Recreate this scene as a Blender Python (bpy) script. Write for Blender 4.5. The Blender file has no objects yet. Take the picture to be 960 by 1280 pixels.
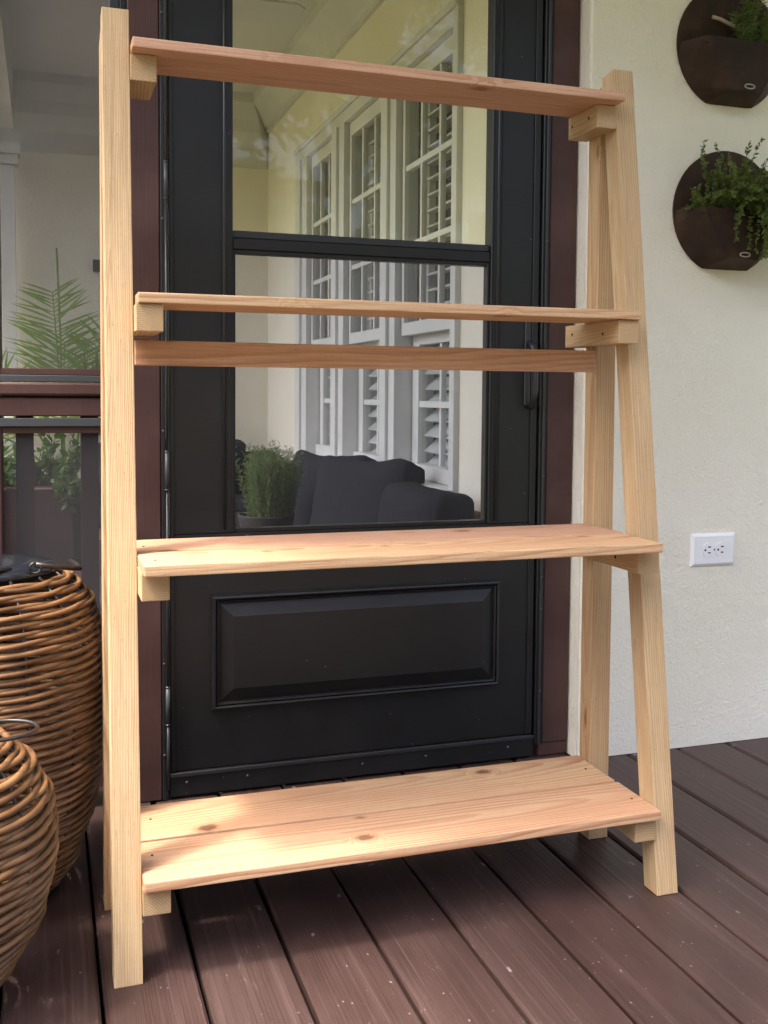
import bpy, bmesh, math, random
from mathutils import Vector, Matrix, noise
rnd = random.Random(7)
SC = bpy.context.scene
COL = SC.collection

# ------------------------------------------------------------------ camera, sky, sun, exposure
F_PX, YAW, PIT, ROL, PY = 1279.4, 0.3215, 0.0567, 0.0078, -75.6
cd = bpy.data.cameras.new('camera'); cam = bpy.data.objects.new('camera', cd); COL.objects.link(cam)
fw = Vector((math.sin(YAW)*math.cos(PIT), math.cos(YAW)*math.cos(PIT), -math.sin(PIT)))
rt = Vector((math.cos(YAW), -math.sin(YAW), 0)); up = rt.cross(fw)
r2 = rt*math.cos(ROL)+up*math.sin(ROL); u2 = -rt*math.sin(ROL)+up*math.cos(ROL)
cam.matrix_world = Matrix(((r2.x, u2.x, -fw.x, -0.1192), (r2.y, u2.y, -fw.y, -1.364), (r2.z, u2.z, -fw.z, 0.7947), (0, 0, 0, 1)))
cd.sensor_fit = 'VERTICAL'; cd.sensor_height = 36.0; cd.lens = 36.0*F_PX/1280.0; cd.shift_y = PY/1280.0
cd.clip_start = 0.02; cd.clip_end = 2000
SC.camera = cam

SUN = Vector((-0.45, -0.13, 1.0)).normalized()
w = bpy.data.worlds.new('World'); SC.world = w; w.use_nodes = True
nt = w.node_tree; nt.nodes.clear()
sky = nt.nodes.new('ShaderNodeTexSky'); sky.sky_type = 'NISHITA'; sky.sun_disc = False
sky.sun_elevation = math.asin(SUN.z); sky.sun_rotation = math.atan2(SUN.x, SUN.y); sky.dust_density = 6.0; sky.air_density = 0.7; sky.ozone_density = 0.4
bg = nt.nodes.new('ShaderNodeBackground'); bg.inputs[1].default_value = 0.15
wo = nt.nodes.new('ShaderNodeOutputWorld')
nt.links.new(sky.outputs[0], bg.inputs[0]); nt.links.new(bg.outputs[0], wo.inputs[0])
sd = bpy.data.lights.new('sun', 'SUN'); sd.energy = 0.75; sd.angle = math.radians(5.0); sd.color = (1.0, 0.95, 0.88)
so = bpy.data.objects.new('sun', sd); COL.objects.link(so); so.rotation_euler = (-SUN).to_track_quat('-Z', 'Y').to_euler(); so.location = (-3, -2, 6)
vs = SC.view_settings; vs.view_transform = 'Standard'; vs.look = 'None'; vs.gamma = 1.0; vs.exposure = 2.6
SC.cycles.use_denoising = True
SC.cycles.max_bounces = 10; SC.cycles.transparent_max_bounces = 24; SC.cycles.diffuse_bounces = 6

# ------------------------------------------------------------------ node helper
class S:
    """a socket with arithmetic"""
    def __init__(s, t, sock): s.t = t; s.s = sock
    def m(s, op, *a, clamp=False):
        n = s.t.nodes.new('ShaderNodeMath'); n.operation = op; n.use_clamp = clamp
        for i, v in enumerate((s,)+a):
            if isinstance(v, S): s.t.links.new(v.s, n.inputs[i])
            else: n.inputs[i].default_value = v
        return S(s.t, n.outputs[0])
    def __add__(s, o): return s.m('ADD', o)
    def __sub__(s, o): return s.m('SUBTRACT', o)
    def __mul__(s, o): return s.m('MULTIPLY', o)
    def __truediv__(s, o): return s.m('DIVIDE', o)
    def step(s, a, b):
        n = s.t.nodes.new('ShaderNodeMapRange'); n.interpolation_type = 'SMOOTHSTEP'
        s.t.links.new(s.s, n.inputs[0]); n.inputs[1].default_value = a; n.inputs[2].default_value = b
        return S(s.t, n.outputs[0])
class Mat:
    def __init__(s, name, rough=0.6, spec=0.5, metal=0.0, color=None):
        s.mat = bpy.data.materials.new(name); s.mat.use_nodes = True; s.t = s.mat.node_tree
        s.b = s.t.nodes['Principled BSDF']; s.out = s.t.nodes['Material Output']
        s.b.inputs['Roughness'].default_value = rough; s.b.inputs['Specular IOR Level'].default_value = spec; s.b.inputs['Metallic'].default_value = metal
        if color: s.b.inputs['Base Color'].default_value = (*color, 1)
        s._co = None
    def obj(s):
        if not s._co: s._co = s.t.nodes.new('ShaderNodeTexCoord')
        return S(s.t, s._co.outputs['Object'])
    def world(s):
        return S(s.t, s.t.nodes.new('ShaderNodeNewGeometry').outputs['Position'])
    def rand(s): return S(s.t, s.t.nodes.new('ShaderNodeObjectInfo').outputs['Random'])
    def sep(s, v):
        n = s.t.nodes.new('ShaderNodeSeparateXYZ'); s.t.links.new(v.s, n.inputs[0]); return [S(s.t, o) for o in n.outputs]
    def vec(s, *a):
        n = s.t.nodes.new('ShaderNodeCombineXYZ')
        for i, v in enumerate(a):
            if isinstance(v, S): s.t.links.new(v.s, n.inputs[i])
            else: n.inputs[i].default_value = v
        return S(s.t, n.outputs[0])
    def scale(s, v, k, off=None):
        n = s.t.nodes.new('ShaderNodeMapping'); s.t.links.new(v.s, n.inputs[0]); n.inputs['Scale'].default_value = k
        if off is not None: s.t.links.new(off.s, n.inputs['Location'])
        return S(s.t, n.outputs[0])
    def noise(s, v, sc=1.0, det=3.0, rough=0.55, dist=0.0):
        n = s.t.nodes.new('ShaderNodeTexNoise'); s.t.links.new(v.s, n.inputs['Vector'])
        n.inputs['Scale'].default_value = sc; n.inputs['Detail'].default_value = det; n.inputs['Roughness'].default_value = rough; n.inputs['Distortion'].default_value = dist
        return S(s.t, n.outputs[0])
    def vor(s, v, sc=1.0, feat='F1', rand=1.0, dim='3D'):
        n = s.t.nodes.new('ShaderNodeTexVoronoi'); s.t.links.new(v.s, n.inputs['Vector']); n.feature = feat; n.voronoi_dimensions = dim
        n.inputs['Scale'].default_value = sc; n.inputs['Randomness'].default_value = rand
        return S(s.t, n.outputs['Distance']), (S(s.t, n.outputs['Color']) if feat != 'DISTANCE_TO_EDGE' else None)
    def ramp(s, f, stops):
        n = s.t.nodes.new('ShaderNodeValToRGB'); s.t.links.new(f.s, n.inputs[0]); e = n.color_ramp.elements
        while len(e) < len(stops): e.new(0.5)
        for el, (p, c) in zip(e, stops): el.position = p; el.color = (*c, 1)
        return S(s.t, n.outputs[0])
    def mix(s, f, a, b, mode='MIX'):
        n = s.t.nodes.new('ShaderNodeMix'); n.data_type = 'RGBA'; n.blend_type = mode; n.clamp_factor = True
        for k, v in ((0, f), (6, a), (7, b)):
            if isinstance(v, S): s.t.links.new(v.s, n.inputs[k])
            elif k == 0: n.inputs[k].default_value = v
            else: n.inputs[k].default_value = (*v, 1)
        return S(s.t, n.outputs[2])
    def col(s, c): s.t.links.new(c.s, s.b.inputs['Base Color']); return s
    def rough(s, c): s.t.links.new(c.s, s.b.inputs['Roughness']); return s
    def bump(s, h, strength=0.5, dist=0.002):
        n = s.t.nodes.new('ShaderNodeBump'); s.t.links.new(h.s, n.inputs['Height']); n.inputs['Strength'].default_value = strength; n.inputs['Distance'].default_value = dist
        s.t.links.new(n.outputs[0], s.b.inputs['Normal']); return s

M = {}
def wood(name, light, dark, tint, gold, knot, knots=0.8, pitch=0.0045, kscale=(6.0, 9.0, 3.0)):
    m = Mat(name, 0.62, 0.3); o = m.obj(); r = m.rand()
    ofs = m.vec(r*37.0, r*11.0, r*5.0); ra = (r*7.31).m('FRACT'); rb = (r*13.7).m('FRACT')
    x, y, z = m.sep(o)
    kd, kc = m.vor(m.scale(o, kscale, ofs), 1.0, dim='2D')        # knots in a flattened cell lattice
    kr, kg, kb = m.sep(kc)
    size = kg*0.6+0.32
    kn = m.noise(m.scale(o, (55, 90, 90), ofs), 1.0, 3.0, 0.7)
    near = ((kd+(kn-0.5)*0.12)/size).step(0.36, 0.0)*kr.m('GREATER_THAN', knots)
    wob = m.noise(m.scale(o, (1.1, 7, 7), ofs), 1.0, 2.0)
    wob2 = m.noise(m.scale(o, (6, 45, 45), ofs), 1.0, 3.0)
    yy = y + (ra-0.5)*0.10
    zz = z - (rb*0.05+0.014) + x*(ra-0.5)*0.16
    rad = (yy*yy+zz*zz).m('SQRT') + wob*0.040 + wob2*0.0035 + near*0.026
    ring = (rad/pitch).m('FRACT')
    late = ring.step(0.35, 0.92)*ring.step(1.0, 0.94)
    wgt = m.noise(m.scale(o, (1.5, 24, 24), ofs), 1.0, 2.0).step(0.3, 0.7)
    fib = m.noise(m.scale(o, (9, 620, 620), ofs), 1.0, 3.0, 0.7)
    pore = m.noise(m.scale(o, (45, 900, 900), ofs), 1.0, 1.0).step(0.66, 0.78)
    saw = m.noise(m.scale(o, (420, 60, 60), ofs), 1.0, 2.0)
    big = m.noise(m.scale(o, (1.8, 13, 13), ofs), 1.0, 4.0)
    c = m.mix(rb*0.9, light, gold)
    nx = m.sep(S(m.t, m._co.outputs['Normal']))[0].m('ABSOLUTE').step(0.85, 0.97)      # sawn ends show the rings end-on
    c = m.mix((late*(wgt*0.7+0.28)).m('MAXIMUM', nx*late*0.95), c, dark)
    c = m.mix(nx*0.25, c, dark)
    c = m.mix(big.step(0.42, 0.72)*0.75, c, tint)
    c = m.mix((fib-0.43).m('MULTIPLY', 2.4, clamp=True), c, dark)
    c = m.mix(pore*0.45, c, knot)
    c = m.mix((saw-0.5).m('MULTIPLY', 0.5, clamp=True), c, dark)
    c = m.mix(near.step(0.25, 0.9)*0.65, c, dark)
    c = m.mix(near.step(0.62, 0.92)*(kb*0.5+0.4), c, knot)
    spk, _ = m.vor(m.scale(o, (40, 80, 80), ofs), 1.0)
    c = m.mix(spk.step(0.07, 0.03)*0.6, c, knot)
    m.col(c); m.bump(late*0.5+fib*0.8+saw*0.5, 0.35, 0.0007); return m.mat
M['cedar'] = wood('cedar_board', (0.60, 0.365, 0.245), (0.36, 0.17, 0.085), (0.53, 0.30, 0.175), (0.59, 0.42, 0.235), (0.15, 0.07, 0.038), 0.72, 0.0066)
M['pale'] = wood('pale_cedar', (0.55, 0.405, 0.235), (0.33, 0.20, 0.092), (0.47, 0.32, 0.17), (0.57, 0.43, 0.25), (0.17, 0.085, 0.045), 0.90, 0.0032, (4.0, 16.0, 9.0))
M['leg'] = wood('back_leg_cedar', (0.56, 0.385, 0.215), (0.36, 0.195, 0.085), (0.48, 0.29, 0.145), (0.56, 0.40, 0.22), (0.13, 0.055, 0.028), 0.62, 0.0048, (5.0, 14.0, 14.0))

m = Mat('brown_paint', 0.5, 0.4); o = m.obj()
g = m.noise(m.scale(o, (60, 60, 1.6)), 4.0, 4.0, 0.6); b_ = m.noise(o, 7.0, 4.0)
m.col(m.mix(b_.step(0.35, 0.7), (0.058, 0.026, 0.023), (0.085, 0.042, 0.036))).bump(g, 0.35, 0.0015); M['brown'] = m.mat

m = Mat('deck_stain', 0.5, 0.45); o = m.obj(); r = m.rand(); ofs = m.vec(r*9.0, r*31.0, 0.0)
g = m.noise(m.scale(o, (330, 3.0, 30), ofs), 1.0, 3.0, 0.6); big = m.noise(m.scale(o, (9, 3, 9), ofs), 1.0, 4.0, 0.6)
gr = m.noise(m.scale(o, (95, 1.4, 30), ofs), 1.0, 2.0, 0.6, 0.6)
fl, fc = m.vor(m.scale(o, (34, 20, 20), ofs), 1.0); fr_ = m.sep(fc)[1]; fn = m.noise(m.scale(o, (160, 110, 100), ofs), 1.0, 3.0)
flake = (fl+(fn-0.5)*0.7).step(0.13, 0.05)*fr_.step(0.80, 0.86)
big_fl, bc = m.vor(m.scale(o, (7, 5, 5), ofs), 1.0); bf = (big_fl+(fn-0.5)*0.5).step(0.16, 0.06)*m.sep(bc)[0].step(0.80, 0.84)
c = m.mix(big.step(0.3, 0.72), (0.032, 0.0165, 0.0145), (0.062, 0.034, 0.029))
c = m.mix(r*0.75, c, (0.052, 0.031, 0.026))
c = m.mix(gr.step(0.52, 0.75)*0.4, c, (0.115, 0.072, 0.066))
sc_ = m.noise(m.scale(o, (70, 14, 20), ofs), 1.0, 4.0, 0.75, 1.5); pt = m.noise(m.scale(o, (5, 2.5, 3), ofs), 1.0, 3.0)
c = m.mix(sc_.step(0.60, 0.72)*pt.step(0.45, 0.65)*0.5, c, (0.20, 0.15, 0.14))
sp2, s2c = m.vor(m.scale(o, (110, 90, 90), ofs), 1.0); c = m.mix((sp2+(fn-0.5)*0.8).step(0.16, 0.02)*m.sep(s2c)[0].step(0.86, 0.90)*0.5, c, (0.38, 0.33, 0.31))
c = m.mix(flake*0.6, c, (0.42, 0.37, 0.36)); c = m.mix(bf*0.28, c, (0.40, 0.36, 0.36))
m.col(c).bump(g*0.8+gr*0.9-flake*0.3, 0.55, 0.0022); m.rough((big*0.25)+0.36); M['deck'] = m.mat

m = Mat('stucco', 0.85, 0.2); o = m.world()
d = m.noise(o, 26.0, 3.0, 0.6, 1.4); d2 = m.noise(m.scale(o, (1, 1, 0.75)), 95.0, 3.0, 0.6, 2.2); big = m.noise(o, 2.2, 3.0)
m.col(m.mix(big.step(0.3, 0.7), (0.80, 0.765, 0.64), (0.84, 0.81, 0.70))).bump(d2*0.9+d*0.55, 0.6, 0.0062); M['stucco'] = m.mat

m = Mat('black_door_paint', 0.36, 0.5); o = m.world()
fl, fc = m.vor(o, 26.0); sp = fl.step(0.045, 0.025)*m.sep(fc)[0].step(0.35, 0.4); dust = m.noise(o, 9.0, 5.0, 0.7)
m.col(m.mix(sp*0.45, m.mix(dust.step(0.4, 0.8)*0.5, (0.0085, 0.0085, 0.0095), (0.016, 0.0155, 0.016)), (0.35, 0.34, 0.32)))
m.rough(dust*0.28+0.30).bump(m.noise(o, 420.0, 2.0), 0.12, 0.0006); M['black'] = m.mat
M['metal'] = Mat('dark_metal', 0.32, 0.5, 0.0, (0.028, 0.03, 0.034)).mat
M['greymetal'] = Mat('grey_aluminium', 0.38, 0.5, 0.0, (0.055, 0.058, 0.065)).mat
M['screw'] = Mat('screw_metal', 0.3, 0.5, 0.8, (0.10, 0.10, 0.11)).mat
m = Mat('white_paint', 0.45, 0.4); o = m.world(); m.col(m.mix(m.noise(o, 6.0, 4.0).step(0.35, 0.7), (0.60, 0.615, 0.60), (0.67, 0.675, 0.66))); M['white'] = m.mat
M['ceil'] = Mat('ceiling_paint', 0.8, 0.2, 0, (0.66, 0.67, 0.64)).mat
M['plate'] = Mat('outlet_plastic', 0.3, 0.5, 0, (0.82, 0.83, 0.85)).mat
M['hole'] = Mat('dark_slot', 0.8, 0.2, 0, (0.012, 0.011, 0.01)).mat
m = Mat('rattan', 0.42, 0.45); o = m.obj(); r = m.rand(); v = m.noise(m.scale(o, (14, 14, 30), m.vec(r*9.0, r*4.0, 0.0)), 1.0, 3.0)
m.col(m.mix(v.step(0.3, 0.75), (0.085, 0.039, 0.015), (0.25, 0.128, 0.052))); m.rough(v*0.25+0.32); M['rattan'] = m.mat
m = Mat('rusty_steel', 0.7, 0.3); o = m.world(); v = m.noise(o, 14.0, 5.0, 0.65); f_ = m.noise(o, 160.0, 3.0)
m.col(m.mix(v.step(0.35, 0.7), (0.020, 0.0105, 0.006), (0.052, 0.026, 0.012))).bump(f_, 0.3, 0.0012); M['rust'] = m.mat
m = Mat('charcoal_fabric', 0.9, 0.1); o = m.world(); v = m.noise(m.scale(o, (1, 1, 1)), 420.0, 2.0); v2 = m.noise(o, 5.0, 3.0)
m.col(m.mix(v*0.6+v2*0.4, (0.013, 0.0145, 0.019), (0.036, 0.039, 0.047))).bump(v*0.3+m.noise(m.world(), 16.0, 3.0, 0.6, 1.2), 0.6, 0.012); M['fabric'] = m.mat
M['potdark'] = Mat('dark_clay', 0.7, 0.3, 0, (0.045, 0.040, 0.038)).mat
M['potblack'] = Mat('black_plastic_pot', 0.45, 0.4, 0, (0.010, 0.012, 0.014)).mat
M['soil'] = Mat('soil', 0.95, 0.1, 0, (0.03, 0.022, 0.016)).mat
M['wire'] = Mat('black_wire', 0.35, 0.5, 0, (0.022, 0.017, 0.015)).mat
M['lid'] = Mat('black_lid', 0.16, 0.5, 0, (0.012, 0.014, 0.02)).mat
M['woodarm'] = Mat('brown_sofa_wood', 0.5, 0.3, 0, (0.13, 0.062, 0.03)).mat
M['rope'] = Mat('pale_rope', 0.9, 0.1, 0, (0.36, 0.30, 0.22)).mat
M['tag'] = Mat('oval_tag', 0.4, 0.5, 0.3, (0.42, 0.40, 0.38)).mat
M['dark_room'] = Mat('room_dark', 0.9, 0.1, 0, (0.035, 0.035, 0.037)).mat  # dark colour stands in for the unlit room behind the windows
m = Mat('curtain', 0.9, 0.1); x, y, z = m.sep(m.world()); m.col(m.mix(((y*150.0).m('SINE')*0.5+0.5), (0.05, 0.05, 0.052), (0.12, 0.12, 0.118))); M['curtain'] = m.mat  # stripes paint the shading of folds onto a flat sheet
m = Mat('grass', 0.9, 0.2); o = m.world(); m.col(m.mix(m.noise(o, 3.0, 5.0), (0.075, 0.085, 0.028), (0.13, 0.135, 0.055))); M['grass'] = m.mat
def leaf(name, a, b, trans=0.35):
    m = Mat(name, 0.5, 0.3); v = m.noise(m.world(), 60.0, 2.0)
    m.col(m.mix(v.step(0.3, 0.7), a, b))
    t = m.t.nodes.new('ShaderNodeBsdfTranslucent'); t.inputs[0].default_value = (b[0]*1.3, b[1]*1.3, b[2], 1)
    x = m.t.nodes.new('ShaderNodeMixShader'); x.inputs[0].default_value = trans
    m.t.links.new(m.b.outputs[0], x.inputs[1]); m.t.links.new(t.outputs[0], x.inputs[2]); m.t.links.new(x.outputs[0], m.out.inputs[0]); return m.mat
M['palm'] = leaf('palm_leaf', (0.09, 0.20, 0.03), (0.24, 0.38, 0.06))
M['herb'] = leaf('herb_leaf', (0.045, 0.10, 0.022), (0.10, 0.18, 0.04))
M['rosemary'] = leaf('rosemary_leaf', (0.055, 0.11, 0.022), (0.14, 0.20, 0.06))
M['thyme'] = leaf('thyme_leaf', (0.06, 0.10, 0.018), (0.15, 0.19, 0.045))
M['lav'] = leaf('lavender_leaf', (0.085, 0.14, 0.05), (0.19, 0.27, 0.11))
M['stem'] = Mat('plant_stem', 0.7, 0.2, 0, (0.11, 0.12, 0.05)).mat
M['treeleaf'] = leaf('tree_leaf', (0.045, 0.07, 0.018), (0.10, 0.125, 0.035))
M['bark'] = Mat('bark', 0.9, 0.2, 0, (0.10, 0.075, 0.055)).mat
def glass(name, tint, f0, haze):
    m = Mat(name); t = m.t; tr = t.nodes.new('ShaderNodeBsdfTransparent'); tr.inputs[0].default_value = (*tint, 1)
    gl = t.nodes.new('ShaderNodeBsdfGlossy'); gl.inputs['Roughness'].default_value = 0.02
    lw = t.nodes.new('ShaderNodeLayerWeight'); lw.inputs[0].default_value = 0.5; fr = S(t, lw.outputs['Facing']).m('POWER', 5.0)*(1.0-f0)+f0   # Schlick, the same from both sides
    mx = t.nodes.new('ShaderNodeMixShader'); t.links.new(fr.s, mx.inputs[0]); t.links.new(tr.outputs[0], mx.inputs[1]); t.links.new(gl.outputs[0], mx.inputs[2])
    df = t.nodes.new('ShaderNodeBsdfDiffuse'); df.inputs[0].default_value = (0.6, 0.62, 0.58, 1)
    m2 = t.nodes.new('ShaderNodeMixShader'); m2.inputs[0].default_value = haze; t.links.new(mx.outputs[0], m2.inputs[1]); t.links.new(df.outputs[0], m2.inputs[2]); t.links.new(m2.outputs[0], m.out.inputs[0]); return m.mat
M['glass'] = glass('door_glass', (0.93, 0.93, 0.71), 0.035, 0.012)
M['pane'] = glass('window_pane', (0.93, 0.95, 0.94), 0.05, 0.02)
def mesh_screen(name, pitch, wire):
    m = Mat(name); t = m.t; x, y, z = m.sep(m.world())
    a = (x/pitch).m('FRACT').m('LESS_THAN', wire); b = (z/pitch).m('FRACT').m('LESS_THAN', wire); g = a.m('MAXIMUM', b)
    tr = t.nodes.new('ShaderNodeBsdfTransparent'); df = t.nodes.new('ShaderNodeBsdfDiffuse'); df.inputs[0].default_value = (0.075, 0.075, 0.078, 1)
    mx = t.nodes.new('ShaderNodeMixShader'); t.links.new(g.s, mx.inputs[0]); t.links.new(tr.outputs[0], mx.inputs[1]); t.links.new(df.outputs[0], mx.inputs[2]); t.links.new(mx.outputs[0], m.out.inputs[0]); return m.mat
M['screen'] = mesh_screen('insect_screen', 0.00155, 0.15); M['screen2'] = mesh_screen('porch_screen', 0.0015, 0.34)

# ------------------------------------------------------------------ mesh helpers
def link(name, me, mat, parent=None, kind=None):
    o = bpy.data.objects.new(name, me); COL.objects.link(o)
    if mat is not None and not me.materials: me.materials.append(M[mat])
    if parent: o.parent = parent
    if kind: o['kind'] = kind
    return o
def tag(o, label, cat, group=None):
    o['label'] = label; o['category'] = cat
    if group: o['group'] = group
    return o
def thing(name, label, cat, loc=(0, 0, 0), group=None):
    o = bpy.data.objects.new(name, None); COL.objects.link(o); o.location = loc; o.empty_display_size = 0.05
    return tag(o, label, cat, group)
def bm_mesh(bm, name, smooth=False):
    me = bpy.data.meshes.new(name); bm.normal_update(); bm.to_mesh(me); bm.free()
    if smooth: me.shade_smooth()
    return me
def data(name, v, f, smooth=False):
    me = bpy.data.meshes.new(name); me.from_pydata([tuple(p) for p in v], [], f); me.update()
    if smooth: me.shade_smooth()
    return me
def hexa(name, c, bevel=0.001, segs=1):
    """8 corners: bottom 4 (ccw) then top 4"""
    bm = bmesh.new(); v = [bm.verts.new(p) for p in c]
    for f in ((3, 2, 1, 0), (4, 5, 6, 7), (0, 1, 5, 4), (1, 2, 6, 5), (2, 3, 7, 6), (3, 0, 4, 7)): bm.faces.new([v[i] for i in f])
    if bevel: bmesh.ops.bevel(bm, geom=list(bm.edges), offset=bevel, segments=segs, profile=0.6, affect='EDGES')
    return bm_mesh(bm, name)
def boxc(x0, x1, y0, y1, z0, z1):
    return [(x0, y0, z0), (x1, y0, z0), (x1, y1, z0), (x0, y1, z0), (x0, y0, z1), (x1, y0, z1), (x1, y1, z1), (x0, y1, z1)]
def box(name, mat, x0, x1, y0, y1, z0, z1, parent=None, bevel=0.0012, kind=None):
    cx, cy, cz = (x0+x1)/2, (y0+y1)/2, (z0+z1)/2; p = parent.matrix_basis.translation if parent else Vector((0, 0, 0))
    if parent and parent.parent: p = p + parent.parent.matrix_basis.translation
    o = link(name, hexa(name, boxc(x0-cx, x1-cx, y0-cy, y1-cy, z0-cz, z1-cz), bevel), mat, parent, kind)
    o.location = Vector((cx, cy, cz))-p; return o
def boxes(name, mat, lst, parent=None, kind=None):
    v, f = [], []
    for b in lst:
        k = len(v); v += boxc(*b)
        f += [tuple(k+i for i in q) for q in ((3, 2, 1, 0), (4, 5, 6, 7), (0, 1, 5, 4), (1, 2, 6, 5), (2, 3, 7, 6), (3, 0, 4, 7))]
    o = link(name, data(name, v, f), mat, parent, kind)
    if parent: o.location = -parent.matrix_basis.translation
    return o
def stick(name, mat, corners, ax, parent, bevel=0.0012):
    """wood piece given by 8 world corners; local X runs along ax so that the grain follows"""
    c = sum((Vector(p) for p in corners), Vector())/8; ax = Vector(ax).normalized()
    t = Vector((0, 1, 0)) if abs(ax.y) < 0.7 else Vector((1, 0, 0))
    b = ax.cross(t).normalized(); t = b.cross(ax).normalized()
    Rm = Matrix((ax, t, b)).transposed(); Ri = Rm.inverted()
    o = link(name, hexa(name, [Ri @ (Vector(p)-c) for p in corners], bevel, 2), mat, parent)
    o.matrix_basis = Matrix.Translation(c-parent.location) @ Rm.to_4x4(); return o
def tube_geo(pts, rad, n=8, closed=False, v=None, f=None, cap=True):
    v = [] if v is None else v; f = [] if f is None else f; k0 = len(v); N = len(pts); pts = [Vector(p) for p in pts]
    rf = rad if callable(rad) else (lambda t: rad)
    for i, p in enumerate(pts):
        a = pts[(i-1) % N] if (closed or i) else p; b = pts[(i+1) % N] if (closed or i < N-1) else p
        d = (b-a).normalized(); ref = Vector((0, 0, 1)) if abs(d.z) < 0.9 else Vector((1, 0, 0))
        s = d.cross(ref).normalized(); u = s.cross(d); r = rf(i/max(1, N-1))
        for j in range(n):
            q = 2*math.pi*j/n; v.append(p+s*(r*math.cos(q))+u*(r*math.sin(q)))
    for i in range(N if closed else N-1):
        for j in range(n):
            a = k0+i*n+j; b = k0+i*n+(j+1) % n; c = k0+((i+1) % N)*n+(j+1) % n; d = k0+((i+1) % N)*n+j; f.append((a, b, c, d))
    if not closed and cap:
        f.append(tuple(k0+j for j in range(n))[::-1]); f.append(tuple(k0+(N-1)*n+j for j in range(n)))
    return v, f
def tube(name, mat, pts, rad, parent=None, n=8, closed=False, off=None):
    v, f = tube_geo(pts, rad, n, closed); o = link(name, data(name, v, f, True), mat, parent)
    if parent is not None: o.location = -parent.location if off is None else off
    return o
def lathe(name, mat, prof, parent, n=40, loc=(0, 0, 0)):
    v, f = [], []; m_ = len(prof)
    for j in range(n):
        q = 2*math.pi*j/n
        for r, z in prof: v.append((r*math.cos(q), r*math.sin(q), z))
    for j in range(n):
        for i in range(m_-1): f.append((j*m_+i, ((j+1) % n)*m_+i, ((j+1) % n)*m_+i+1, j*m_+i+1))
    o = link(name, data(name, v, f, True), mat, parent); o.location = loc; return o
def screws(parent, pts, r=0.0032, axis='Y'):
    for p in pts:
        bm = bmesh.new(); bmesh.ops.create_uvsphere(bm, u_segments=10, v_segments=6, radius=r)
        for vv in bm.verts: vv.co.y *= 0.5
        o = link('screw', bm_mesh(bm, 'screw', True), 'screw', parent); o.location = Vector(p)-parent.location

# ------------------------------------------------------------------ ground and deck
g = link('lawn', data('lawn', [(-400, -400, -0.42), (400, -400, -0.42), (400, 400, -0.42), (-400, 400, -0.42)], [(0, 1, 2, 3)]), 'grass', None, 'structure')
deck = boxes('deck', 'soil', [(-2.7, 2.9, -2.3, -2.26, -0.2, -0.03), (-2.7, 2.9, 0.2, 0.24, -0.2, -0.03), (-2.7, 0.98, 1.8, 1.84, -0.2, -0.03), (-2.7, 2.9, -1.0, -0.96, -0.2, -0.03), (-2.7, 2.9, -2.3, 3.9, -0.215, -0.205)], None, 'structure')
PITCH = 0.1287
def plank_mesh(y0, y1, key):
    wd = PITCH-0.0055; bm = bmesh.new(); n = 26; rows = []
    rr = random.Random(key)
    for i in range(n+1):
        y = y0+(y1-y0)*i/n; e = [rr.uniform(-0.0009, 0.0009) for _ in range(4)]
        rows.append([bm.verts.new(p) for p in ((-wd/2+e[0], y, -0.024), (-wd/2+e[0], y, -0.0045), (-wd/2+0.004+e[1], y, -0.0002+e[2]*0.5), (0, y, 0.0), (wd/2-0.004+e[1], y, -0.0002+e[2]*0.5), (wd/2+e[3], y, -0.0045), (wd/2+e[3], y, -0.024))])
    for a, b in zip(rows, rows[1:]):
        for j in range(7): bm.faces.new((a[j], a[(j+1) % 7], b[(j+1) % 7], b[j]))
    bm.faces.new(rows[0][::-1]); bm.faces.new(rows[-1])
    return bm_mesh(bm, 'deck_plank')
pm_long = [plank_mesh(-2.25, 3.82, k) for k in range(4)]; pm_short = [plank_mesh(-2.25, 0.578, k) for k in range(4)]
for k in range(-20, 22):
    x = 0.075-PITCH/2+k*PITCH
    mm = (pm_short if x > 0.93 else pm_long)[k % 4]
    mm.materials.clear(); mm.materials.append(M['deck'])
    o = link('deck_plank', mm, None, deck); o.location = (x, 0, rnd.uniform(-0.0012, 0.0))

# ------------------------------------------------------------------ house (stucco walls, windows)
XW, YF, ZC = 0.978, 3.83, 2.27
house = thing('stucco_house', 'cream stucco house wall with white shuttered windows along the porch', 'house', (XW, 0.58, 0))
bm = bmesh.new()
vv = [bm.verts.new(p) for p in boxc(XW, 3.4, 0.58, 0.76, 0.0, 2.75)]
for f in ((3, 2, 1, 0), (4, 5, 6, 7), (0, 1, 5, 4), (1, 2, 6, 5), (2, 3, 7, 6), (3, 0, 4, 7)): bm.faces.new([vv[i] for i in f])
e = [ed for ed in bm.edges if all(abs(v.co.x-XW) < 1e-4 and abs(v.co.y-0.58) < 1e-4 for v in ed.verts)]
bmesh.ops.bevel(bm, geom=e, offset=0.006, segments=3, affect='EDGES')
o = link('front_wall', bm_mesh(bm, 'front_wall'), 'stucco', house); o.location = -house.location
WY0, WY1, WZ0, WZ1 = 1.27, 3.16, 0.50, 1.85     # outer window casing
a = 0.012
boxes('porch_side_wall', 'stucco', [(XW, 1.12, 0.76, WY0+a, 0, 2.75), (XW, 1.12, WY1-a, YF+0.15, 0, 2.75), (XW, 1.12, WY0+a, WY1-a, 0, WZ0+a), (XW, 1.12, WY0+a, WY1-a, WZ1-a, 2.75)], house)
boxes('porch_end_wall', 'stucco', [(-0.95, XW, YF, YF+0.15, 0, 2.75)], house)
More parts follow.
